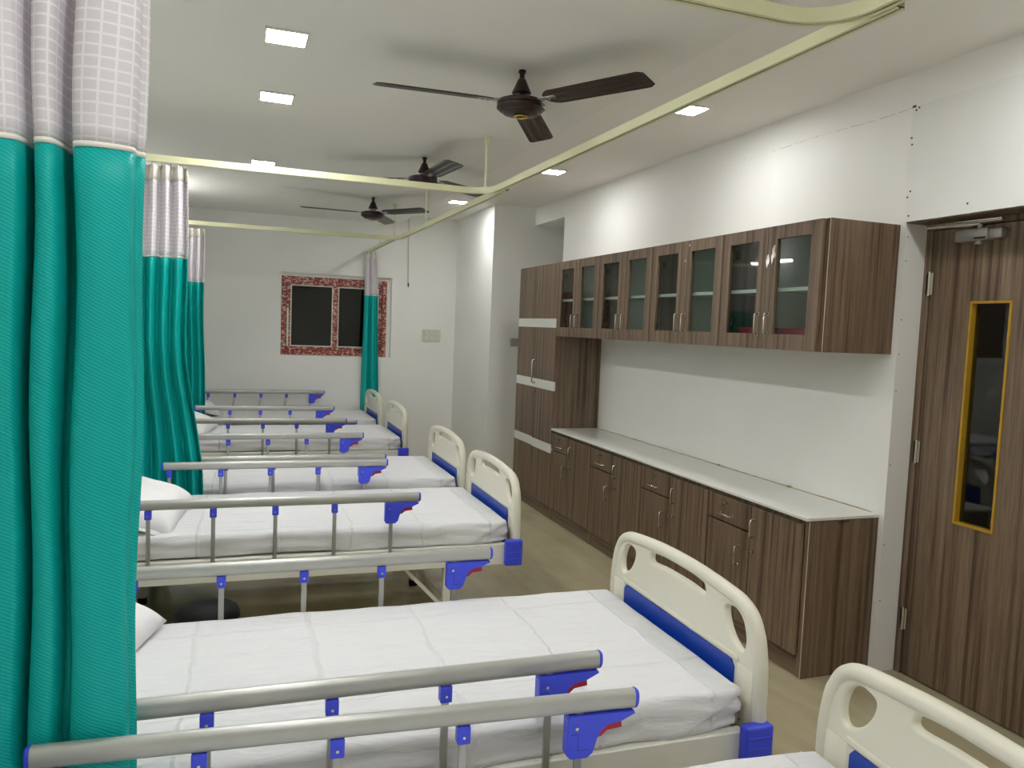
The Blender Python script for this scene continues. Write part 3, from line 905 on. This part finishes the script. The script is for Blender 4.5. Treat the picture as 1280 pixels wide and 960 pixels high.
# worktop
wt = thing('worktop', 'long white worktop on the row of low brown cupboards', 'worktop', (0, 0, .745))
bm = bmesh.new(); bx(bm, XF - .024, -.0005, -.004, 3.028, 0, .015, .002); finish('top', bm, M['laminate'], wt)
bm = bmesh.new()
rr = random.Random(5)
pts = [(-.0035, .05 + 2.9 * i / 90, .0155) for i in range(91)]
tube(bm, pts, [.0016 + .002 * rr.random() ** 3 for _ in pts], 6)
for (y, s) in ((.62, .013), (.635, .010), (.93, .006), (1.28, .011), (1.34, .006), (1.72, .005), (.27, .005)):
    lathe(bm, [(0, .015 + s * .8), (s * .6, .015 + s * .6), (s, .015)], -.004 - s * .4, y, 8)
bmesh.ops.scale(bm, vec=(1, 1, 1), verts=bm.verts)
finish('sealant_line', bm, M['seal'], wt, True)['label'] = 'lumpy brown sealant along the wall'
bm = bmesh.new(); tube(bm, [(-.24, -.0045, -.012), (-.22, -.0045, -.009), (-.20, -.0045, -.010), (-.185, -.0045, -.006)], .003, 6); finish('chip', bm, M['slot'], wt)

# tall cupboard
o = thing('tall_cabinet', 'tall brown cupboard with white cross strips at the far end of the worktop', 'cupboard', (0, 3.032, 0))
TL = .893
bm = bmesh.new()
bx(bm, XF, -.002, .0005, .018, 0, 2.116); bx(bm, XF, -.002, TL - .018, TL, 0, 2.116)
bx(bm, XF, -.002, .018, TL - .018, 2.098, 2.116); bx(bm, XF + .01, -.002, .018, TL - .018, .09, .108); bx(bm, -.012, -.002, .018, TL - .018, .108, 2.098)
finish('carcass', bm, M['wood'], o)
bm = bmesh.new(); bx(bm, XF + .004, XF + .022, .018, TL - .018, 0, .095); finish('plinth', bm, M['wood_h'], o)
half = TL / 2
for j in range(2):
    a, b_ = (.004, half - .002) if j == 0 else (half + .002, TL - .003)
    off = 0 if j == 0 else .0
    dz = .0 if j == 0 else .006
    bm = bmesh.new()
    X0, X1 = XF - .018, XF - .001
    for z0, z1 in ((.104, .548 + dz), (.622 + dz, 1.066), (1.142, 1.586), (1.660, 2.114)): bx(bm, X0, X1, a, b_, z0, z1, .0008)
    dr = finish('door', bm, M['wood'], o)
    for z0, z1 in ((.548 + dz, .622 + dz), (1.066, 1.142), (1.586, 1.660)):
        bm = bmesh.new(); bx(bm, X0 - .001, X1, a, b_, z0, z1, .001); finish('white_strip', bm, M['strip'], dr)
    if j == 0:
        handle('handle', (X0, b_ - .02, 1.105), (X0, b_ - .02, 1.300), (-.03, 0, 0), dr, .007)
        lock((X0, b_ - .035, 1.03), OUT, dr)

# ------------------------------------------------------------------ hospital beds
def plate_from_curves(name, outline, holes, thick, bev, mat, parent):
    cu = bpy.data.curves.new(name, 'CURVE'); cu.dimensions = '2D'; cu.fill_mode = 'BOTH'
    cu.extrude = thick / 2 - bev; cu.bevel_depth = bev; cu.bevel_resolution = 3; cu.offset = -bev
    for pts in [outline] + holes:
        s = cu.splines.new('POLY'); s.points.add(len(pts) - 1); s.use_cyclic_u = True
        for p, q in zip(s.points, pts): p.co = (q[0], q[1], 0, 1)
    tmp = bpy.data.objects.new(name + '_outline', cu); COL.objects.link(tmp)
    dg = bpy.context.evaluated_depsgraph_get()
    me = bpy.data.meshes.new_from_object(tmp.evaluated_get(dg))
    bpy.data.objects.remove(tmp); bpy.data.curves.remove(cu)
    bm = bmesh.new(); bm.from_mesh(me); bpy.data.meshes.remove(me)
    bmesh.ops.remove_doubles(bm, verts=bm.verts, dist=1e-5)
    # curve plane (u, v) -> bed (x = thickness, y = u, z = v)
    for v in bm.verts: v.co = Vector((v.co.z, v.co.x, v.co.y))
    for f in bm.faces: f.material_index = 0
    return bm

ARCH = [(-.468, .50), (-.466, .62), (-.456, .70), (-.440, .755), (-.412, .795), (-.368, .818), (-.30, .829), (-.15, .841), (0, .845),
        (.15, .841), (.30, .829), (.368, .818), (.412, .795), (.440, .755), (.456, .70), (.466, .62), (.468, .50)]
def end_board(name, parent, xloc):
    arch = [(p.x, p.y) for p in catmull([(a, b_, 0) for a, b_ in ARCH], 5)]
    outline = [(.466, .385)] + [(a * .985, b_ - .006) for a, b_ in arch[::-1]] + [(-.466, .385)]
    def hole(sgn):
        h = catmull([(.285, .768, 0), (.315, .780, 0), (.345, .776, 0), (.372, .755, 0), (.388, .715, 0), (.386, .682, 0), (.372, .668, 0), (.348, .674, 0), (.315, .698, 0), (.290, .735, 0)], 5, True)
        return [(sgn * p.x, p.y) for p in h]
    def slot():
        h = catmull([(-.165, .768, 0), (-.172, .788, 0), (-.155, .800, 0), (-.08, .807, 0), (0, .810, 0), (.08, .807, 0), (.155, .800, 0), (.172, .788, 0), (.165, .768, 0), (.08, .773, 0), (0, .774, 0), (-.08, .773, 0)], 5, True)
        return [(p.x, p.y) for p in h]
    bm = plate_from_curves(name, outline, [hole(1), hole(-1), slot()], .026, .009, M['ivory'], parent)
    # rounded rim tube following the arch and the side columns
    rim = [(0, a * (1 - .016 / .468), b_ - .016 if b_ > .75 else b_ - .012 * sm(.6, .75, b_)) for a, b_ in arch]
    rim = [(0, rim[0][1], .385)] + rim + [(0, rim[-1][1], .385)]
    tube(bm, rim, 0, seg=14, flat=(.0215, .0215))
    # wide lower columns and the ledge over the inset panel
    for s in (-1, 1): bx(bm, -.0145, .0145, s * .36 if s > 0 else -.455, .455 if s > 0 else -.36, .385, .630, .001)
    bx(bm, -.0175, .0175, -.365, .365, .630, .650, .006, seg=3)
    eb = finish(name, bm, M['ivory'], parent, 50, (xloc, 0, 0))
    bm = bmesh.new()
    prism = [(-.348, .42), (-.348, .612), (-.334, .629), (.334, .629), (.348, .612), (.348, .42)]
    A = [bm.verts.new((-.0165, y, z)) for y, z in prism]; B = [bm.verts.new((.0165, y, z)) for y, z in prism]
    bm.faces.new(A); bm.faces.new(B[::-1])
    for i in range(6): bm.faces.new((A[i], B[i], B[(i + 1) % 6], A[(i + 1) % 6]))
    finish('inset_panel', bm, M['panel_blue'], eb)
    return eb

RX1, RX0 = -.505, -1.725           # side rail tube ends (local x)
POSTS = [-.636, -.902, -1.167, -1.432, -1.697]
PIV, TOPZ = .445, .738
def side_rail(parent, sgn, lean=0.0, lift=0.0):
    yr = sgn * .468
    Lp = TOPZ - PIV
    dx, z = Lp * math.sin(lean), PIV + Lp * math.cos(lean) + lift
    bm = bmesh.new()
    n = 20; cs = [(0.0155 * (abs(math.cos(2 * PI * k / n)) ** .8) * math.copysign(1, math.cos(2 * PI * k / n)), .0222 * (abs(math.sin(2 * PI * k / n)) ** .8) * math.copysign(1, math.sin(2 * PI * k / n))) for k in range(n)]
    A = [bm.verts.new((RX0 + dx, yr + a, z + b_)) for a, b_ in cs]; B = [bm.verts.new((RX1 + dx, yr + a, z + b_)) for a, b_ in cs]
    for k in range(n): bm.faces.new((A[k], A[(k + 1) % n], B[(k + 1) % n], B[k]))
    bm.faces.new(A); bm.faces.new(B)
    r = finish('side_rail', bm, M['alu'], parent, 50)
    for xe, s in ((RX0, -1), (RX1, 1)):
        bm = bmesh.new()
        A = [bm.verts.new((xe + dx, yr + a * 1.06, z + b_ * 1.04)) for a, b_ in cs]; B = [bm.verts.new((xe + dx + s * .006, yr + a * 1.02, z + b_)) for a, b_ in cs]
        Cc = [bm.verts.new((xe + dx + s * .010, yr + a * .75, z + b_ * .8)) for a, b_ in cs]
        for k in range(n):
            j = (k + 1) % n
            bm.faces.new((A[k], A[j], B[j], B[k])); bm.faces.new((B[k], B[j], Cc[j], Cc[k]))
        bm.faces.new(Cc); bm.faces.new(A)
        finish('end_cap', bm, M['blue'], r, 40)
    rotm = Matrix.Rotation(lean, 4, 'Y')
    for i, xp in enumerate(POSTS):
        bm = bmesh.new()
        top = Lp - .02
        bx(bm, -.009, .009, -.006, .006, -.02, top, .003, seg=2)
        bmesh.ops.transform(bm, matrix=Matrix.Translation((xp, yr, PIV + lift * 0)) @ rotm, verts=bm.verts)
        finish('post', bm, M['post'], r, 40)
        bm = bmesh.new()
        if i == 0:
            poly = [(-.027, -.024), (.128, -.024), (.131, -.030), (.096, -.046), (.066, -.050), (.050, -.062), (.041, -.078), (.031, -.112), (.017, -.123), (-.022, -.123), (-.031, -.114), (-.031, -.032)]
            prism_xz(bm, poly, -.016, .016, .002)
            for s in (-1, 1):
                ya, yb = sorted((s * .0155, s * .0164))
                cyl(bm, (-.010, s * .0155, -.052), (-.010, s * .0180, -.052), .0042, seg=10, mi=1)
                bx(bm, -.024, -.006, ya, yb, -.0655, -.0643, mi=2); bx(bm, -.0066, -.0054, ya, yb, -.102, -.0643, mi=2); bx(bm, -.0066, .020, ya, yb, -.1032, -.102, mi=2)
            bmesh.ops.transform(bm, matrix=Matrix.Translation((xp + dx, yr, z)), verts=bm.verts)
            finish('latch_bracket', bm, [M['blue'], M['chrome'], M['seam_blue']], r)
            bm = bmesh.new()
            prism_xz(bm, [(.050, -.064), (.060, -.050), (.100, -.0455), (.102, -.062), (.066, -.066), (.052, -.078), (.044, -.080)], -.010, .010, .0015)
            bmesh.ops.transform(bm, matrix=Matrix.Translation((xp + dx, yr, z)), verts=bm.verts)
            finish('release_lever', bm, M['red'], r)
        else:
            bx(bm, -.0145, .0145, -.0135, .0135, -.062, -.022, .003, seg=2)
            for s in (-1, 1): cyl(bm, (0, s * .013, -.046), (0, s * .0152, -.046), .0035, seg=8, mi=1)
            bmesh.ops.transform(bm, matrix=Matrix.Translation((xp + dx, yr, z)), verts=bm.verts)
            finish('post_clip', bm, [M['blue'], M['chrome']], r)
    bm = bmesh.new()
    for xp in POSTS:
        bx(bm, xp - .016, xp + .016, sgn * .457 if sgn > 0 else -.4755, .4755 if sgn > 0 else -.457, .432, .456, .002)
    bx(bm, POSTS[-1] - .04, POSTS[0] + .03, min(sgn * .457, sgn * .4615), max(sgn * .457, sgn * .4615), .418, .434, .002)
    finish('slide_bar', bm, M['frame'], r)
    return r

def make_bed(lean_near=0.0, lean_far=0.0, lift_far=0.0):
    o = bpy.data.objects.new('hospital_bed', None); o.empty_display_size = .1; COL.objects.link(o)
    end_board('footboard', o, 0.011)
    end_board('headboard', o, -1.985)
    bm = bmesh.new()
    for s in (-1, 1): bx(bm, -1.95, -.035, s * .457 - (.034 if s > 0 else 0), s * .457 + (0 if s > 0 else .034), .372, .478, .003)
    for x in (-.06, -.52, -.98, -1.44, -1.94): bx(bm, x - .015, x + .015, -.416, .416, .395, .440, .002)
    finish('frame', bm, M['frame'], o)
    bm = bmesh.new(); bx(bm, -1.92, -.05, -.414, .414, .462, .474, .002)
    for k in range(14): bx(bm, -1.85 + k * .13, -1.80 + k * .13, -.36, .36, .458, .463)
    finish('deck', bm, M['frame'], o)
    for x in (-.025, -1.955):
        for s in (-1, 1):
            bm = bmesh.new()
            xa, xb = (x - .029, x + .060) if x > -1 else (x - .045, x + .046)
            bx(bm, xa, xb, min(s * .456, s * .493), max(s * .456, s * .493), .372, .503, .007, seg=2)
            for zz in (.408, .440, .472): bx(bm, xa + .01, xb - .01, min(s * .490, s * .4955), max(s * .490, s * .4955), zz - .003, zz + .003, .001)
            finish('corner_block', bm, M['blue'], o)
    for x in (-.335, -1.82):
        for s in (-1, 1):
            bm = bmesh.new(); bx(bm, x - .019, x + .019, s * .40 - .019, s * .40 + .019, .012, .39, .003)
            lg = finish('leg', bm, M['frame'], o)
            bm = bmesh.new(); bx(bm, x - .022, x + .022, s * .40 - .022, s * .40 + .022, 0, .035, .003); finish('rubber_foot', bm, M['black'], lg)
        bm = bmesh.new(); bx(bm, x - .013, x + .013, -.382, .382, .13, .155, .002)
        finish('crossbar', bm, M['frame'], o)
    for s in (-1, 1):
        for x, d in ((-.335, -1),):
            bm = bmesh.new()
            tube(bm, [(x, s * .40, .14), (x + d * .24, s * .40, .392)], .012, 4)
            finish('brace', bm, M['frame'], o)
    side_rail(o, -1, lean_near)
    side_rail(o, 1, lean_far, lift_far)
    return o

def make_mattress():
    o = bpy.data.objects.new('mattress', None); o.empty_display_size = .1; COL.objects.link(o)
    bm = bmesh.new(); bx(bm, -1.90, -.035, -.418, .418, .476, .57, .02, seg=3)
    finish('foam_core', bm, M['sheet'], o, 40)
    # sheet: rounded cross sections lofted along the bed
    bm = bmesh.new()
    NS, NC = 96, 72
    x0, x1, hw, zlo, zhi, rad = -1.912, -.026, .441, .4785, .588, .030
    def sect(ins):
        pts = []
        w, top, r = hw - ins, zhi - ins * .5, rad
        per = [(-w + .03, zlo), (-w, zlo + .004), (-w, top - r)]
        for k in range(1, 7):
            a = PI / 2 * k / 6; per.append((-w + r - r * math.cos(a), top - r + r * math.sin(a)))
        m_ = 40
        for k in range(1, m_): per.append((-w + r + (2 * w - 2 * r) * k / m_, top))
        for k in range(0, 7):
            a = PI / 2 * k / 6; per.append((w - r + r * math.sin(a), top - r + r * math.cos(a)))
        per += [(w, zlo + .004), (w - .03, zlo)]
        # extra rows down the sides
        out = []
        for i, p in enumerate(per):
            out.append(p)
            if i in (1, len(per) - 3):
                q = per[i + 1]
                for k in range(1, 6): out.append((p[0] + (q[0] - p[0]) * k / 6, p[1] + (q[1] - p[1]) * k / 6))
        return out
    rows = []
    for i in range(NS + 1):
        t = i / NS; x = x0 + (x1 - x0) * t
        e = min(x - x0, x1 - x)
        ins = .028 * (1 - math.sqrt(max(0, 1 - (1 - min(e / .028, 1)) ** 2)))
        rows.append([bm.verts.new((x, y, z)) for y, z in sect(ins)])
    for A, B in zip(rows, rows[1:]):
        for k in range(len(A) - 1): bm.faces.new((A[k], A[k + 1], B[k + 1], B[k]))
    # end skirts
    for row, s in ((rows[0], -1), (rows[-1], 1)):
        low = [bm.verts.new((v.co.x + s * .004, v.co.y, zlo)) for v in row]
        mid = [bm.verts.new((v.co.x + s * .004, v.co.y, (v.co.z + zlo) / 2)) for v in row]
        for k in range(len(row) - 1):
            bm.faces.new((row[k], row[k + 1], mid[k + 1], mid[k])); bm.faces.new((mid[k], mid[k + 1], low[k + 1], low[k]))
    bmesh.ops.remove_doubles(bm, verts=bm.verts, dist=1e-5)
    bm.normal_update()
    bmesh.ops.recalc_face_normals(bm, faces=bm.faces); bm.normal_update()
    for v in bm.verts:
        c = v.co
        side = sm(.38, .436, abs(c.y)) * sm(.60, .57, c.z)
        foot = sm(-.09, -.03, c.x) * sm(.60, .57, c.z)
        # long drooping pleats on the sides, gentle puckers on top
        q = noise.noise(Vector((c.x * 3.2 + c.z * 9, c.y * 2, c.z * 26)))
        q2 = noise.noise(Vector((c.x * 9, c.y * 4, c.z * 10)))
        amt = (side + foot) * (.016 * q + .006 * q2)
        topw = (1 - min(1, side + foot)) * (.0030 * noise.noise(Vector((c.x * 5, c.y * 9, 1))) + .0016 * noise.noise(Vector((c.x * 16, c.y * 22, 3))))
        diag = 0.0
        if c.x > -.30 and abs(c.y) > .40:           # tucked corner fold
            d_ = (c.z - .482) - (c.x + .26) * .45
            diag = .007 * math.exp(-(d_ / .010) ** 2) - .005 * (1 if d_ < 0 else 0) * sm(-.26, -.05, c.x)
            diag *= side
        v.co = c + v.normal * (amt + topw + diag)
        if v.co.z < .4785: v.co.z = .4785
        if abs(v.co.y) > .451: v.co.y = math.copysign(.451, v.co.y)
    finish('bed_sheet', bm, M['sheet'], o, True).data.set_sharp_from_angle(angle=PI)
    return o

def make_pillow():
    o = bpy.data.objects.new('pillow', None); o.empty_display_size = .1; COL.objects.link(o)
    bm = bmesh.new()
    n = 28; Lx, Ly, Hh = .185, .275, .090
    grid = {}
    for s in (1, -1):
        for i in range(n + 1):
            for j in range(n + 1):
                u, v = -1 + 2 * i / n, -1 + 2 * j / n
                edge = i in (0, n) or j in (0, n)
                if edge and s < 0: continue
                pin = 1 - .10 * (u * u * v * v) * 0
                bu = u * (1 - .10 * (1 - v * v) * u * u * .6); bv = v * (1 - .08 * (1 - u * u) * v * v * .6)
                h = Hh * max(0, (1 - u ** 4) * (1 - v ** 4)) ** .55
                w = .006 * noise.noise(Vector((u * 3, v * 3, s * 2.0))) * (1 - max(abs(u), abs(v)) ** 6)
                z = s * (h * (1 if s > 0 else .40) + (w if h > .003 else 0))
                grid[(s, i, j)] = bm.verts.new((bu * Lx, bv * Ly, z))
    def g(s, i, j):
        return grid.get((s, i, j)) or grid[(1, i, j)]
    for s in (1, -1):
        for i in range(n):
            for j in range(n):
                bm.faces.new((g(s, i, j), g(s, i + 1, j), g(s, i + 1, j + 1), g(s, i, j + 1)))
    finish('pillow_body', bm, M['pillow'], o, True).data.set_sharp_from_angle(angle=PI)
    bm = bmesh.new()                # flat sewn hem at one short end
    rows = []
    for k in range(3):
        rows.append([bm.verts.new((-.18 + .36 * i / 20, -.262 - .022 * k, .004 * math.sin(i * .9 + k))) for i in range(21)])
    for A, B in zip(rows, rows[1:]):
        for i in range(20): bm.faces.new((A[i], A[i + 1], B[i + 1], B[i]))
    h = finish('hem', bm, M['pillow'], o, True)
    md = h.modifiers.new('thickness', 'SOLIDIFY'); md.thickness = .003
    return o

BEDS = [((-1.544, -1.792), -4.0, 'hospital bed nearest the viewer, cut off by the lower right corner'),
        ((-1.492, -.621), -.9, 'hospital bed in the foreground, wholly seen footboard in front of the cupboards'),
        ((-1.525, 1.277), -1.0, 'hospital bed beyond the gap with the black stool, in front of its close neighbour'),
        ((-1.490, 2.405), -.4, 'hospital bed right behind the middle bed, third footboard from the far end'),
        ((-1.490, 4.195), -.5, 'hospital bed second from the back wall'),
        ((-1.490, 5.450), 0.0, 'hospital bed along the back wall under the window, its near rail folded down')]
bed0 = make_bed()
mat0 = make_mattress()
pil0 = make_pillow()
PILLOWS = [((-1.74, .05, .640), (0, -12, 4)), ((-1.832, .165, .642), (2, -14, -14)), ((-1.755, -.10, .650), (5, -17, -5)), ((-1.76, .02, .65), (0, -14, 5)), ((-1.75, -.02, .65), (4, -18, -10)), ((-1.74, .05, .65), (0, -16, 8))]
where = ['nearest the viewer', 'in the foreground', 'beyond the black stool', 'right behind the middle bed', 'second from the back wall', 'along the back wall']
for i, ((x, y), rz, lab) in enumerate(BEDS):
    a = math.radians(rz)
    if i == 0: b_ = bed0
    elif i == 5: b_ = make_bed(math.radians(66), math.radians(9), .042)
    else: b_ = copy_tree(bed0)
    b_.location = (x, y, .012 if False else 0); b_.rotation_euler = (0, 0, a)
    tag(b_, lab, 'bed', 'white and blue hospital beds')
    m_ = mat0 if i == 0 else copy_tree(mat0)
    m_.location = (x, y, 0); m_.rotation_euler = (0, 0, a)
    tag(m_, 'white sheeted mattress on the hospital bed ' + where[i], 'mattress', 'mattresses under white sheets')
    p_ = pil0 if i == 0 else copy_tree(pil0)
    (px, py, pz), (rx, ry, rzz) = PILLOWS[i]
    p_.location = (x + px * math.cos(a) - py * math.sin(a), y + px * math.sin(a) + py * math.cos(a), pz)
    p_.rotation_euler = (math.radians(rx), math.radians(-ry), a + math.radians(rzz))
    tag(p_, 'plump white pillow at the head of the bed ' + where[i], 'pillow', 'white pillows at the bed heads')

# ------------------------------------------------------------------ black stool between the second and third beds
st = thing('stool', 'round black stool standing in the gap between the foreground beds', 'stool', (-2.975, .44, 0))
bm = bmesh.new(); lathe(bm, [(0, .425), (.05, .424), (.09, .417), (.115, .404), (.125, .385), (.125, .368), (.118, .36), (0, .36)], seg=36); finish('seat', bm, M['black'], st, 50)
bm = bmesh.new(); cyl(bm, (0, 0, .10), (0, 0, .36), .02, seg=14); finish('column', bm, M['black'], st, 40)
for k in range(4):
    a = PI / 4 + k * PI / 2
    bm = bmesh.new(); tube(bm, [(.0, 0, .12), (.09 * math.cos(a), .09 * math.sin(a), .10), (.14 * math.cos(a), .14 * math.sin(a), .0)], .011, 8)
    finish('leg', bm, M['black'], st, 40)

# ------------------------------------------------------------------ world and colour management
w = bpy.data.worlds.new('night'); scn.world = w; w.use_nodes = True
w.node_tree.nodes['Background'].inputs[0].default_value = (0.02, 0.024, 0.03, 1)
w.node_tree.nodes['Background'].inputs[1].default_value = 0.15
scn.view_settings.view_transform = 'Standard'
scn.view_settings.look = 'None'
scn.view_settings.exposure = 0.0
scn.view_settings.gamma = 1.0
scn.view_settings.use_curve_mapping = False
scn.cycles.use_denoising = True
scn.cycles.max_bounces = 10
scn.cycles.diffuse_bounces = 6
scn.cycles.glossy_bounces = 4
scn.cycles.transparent_max_bounces = 12
scn.cycles.caustics_reflective = False
scn.cycles.caustics_refractive = False
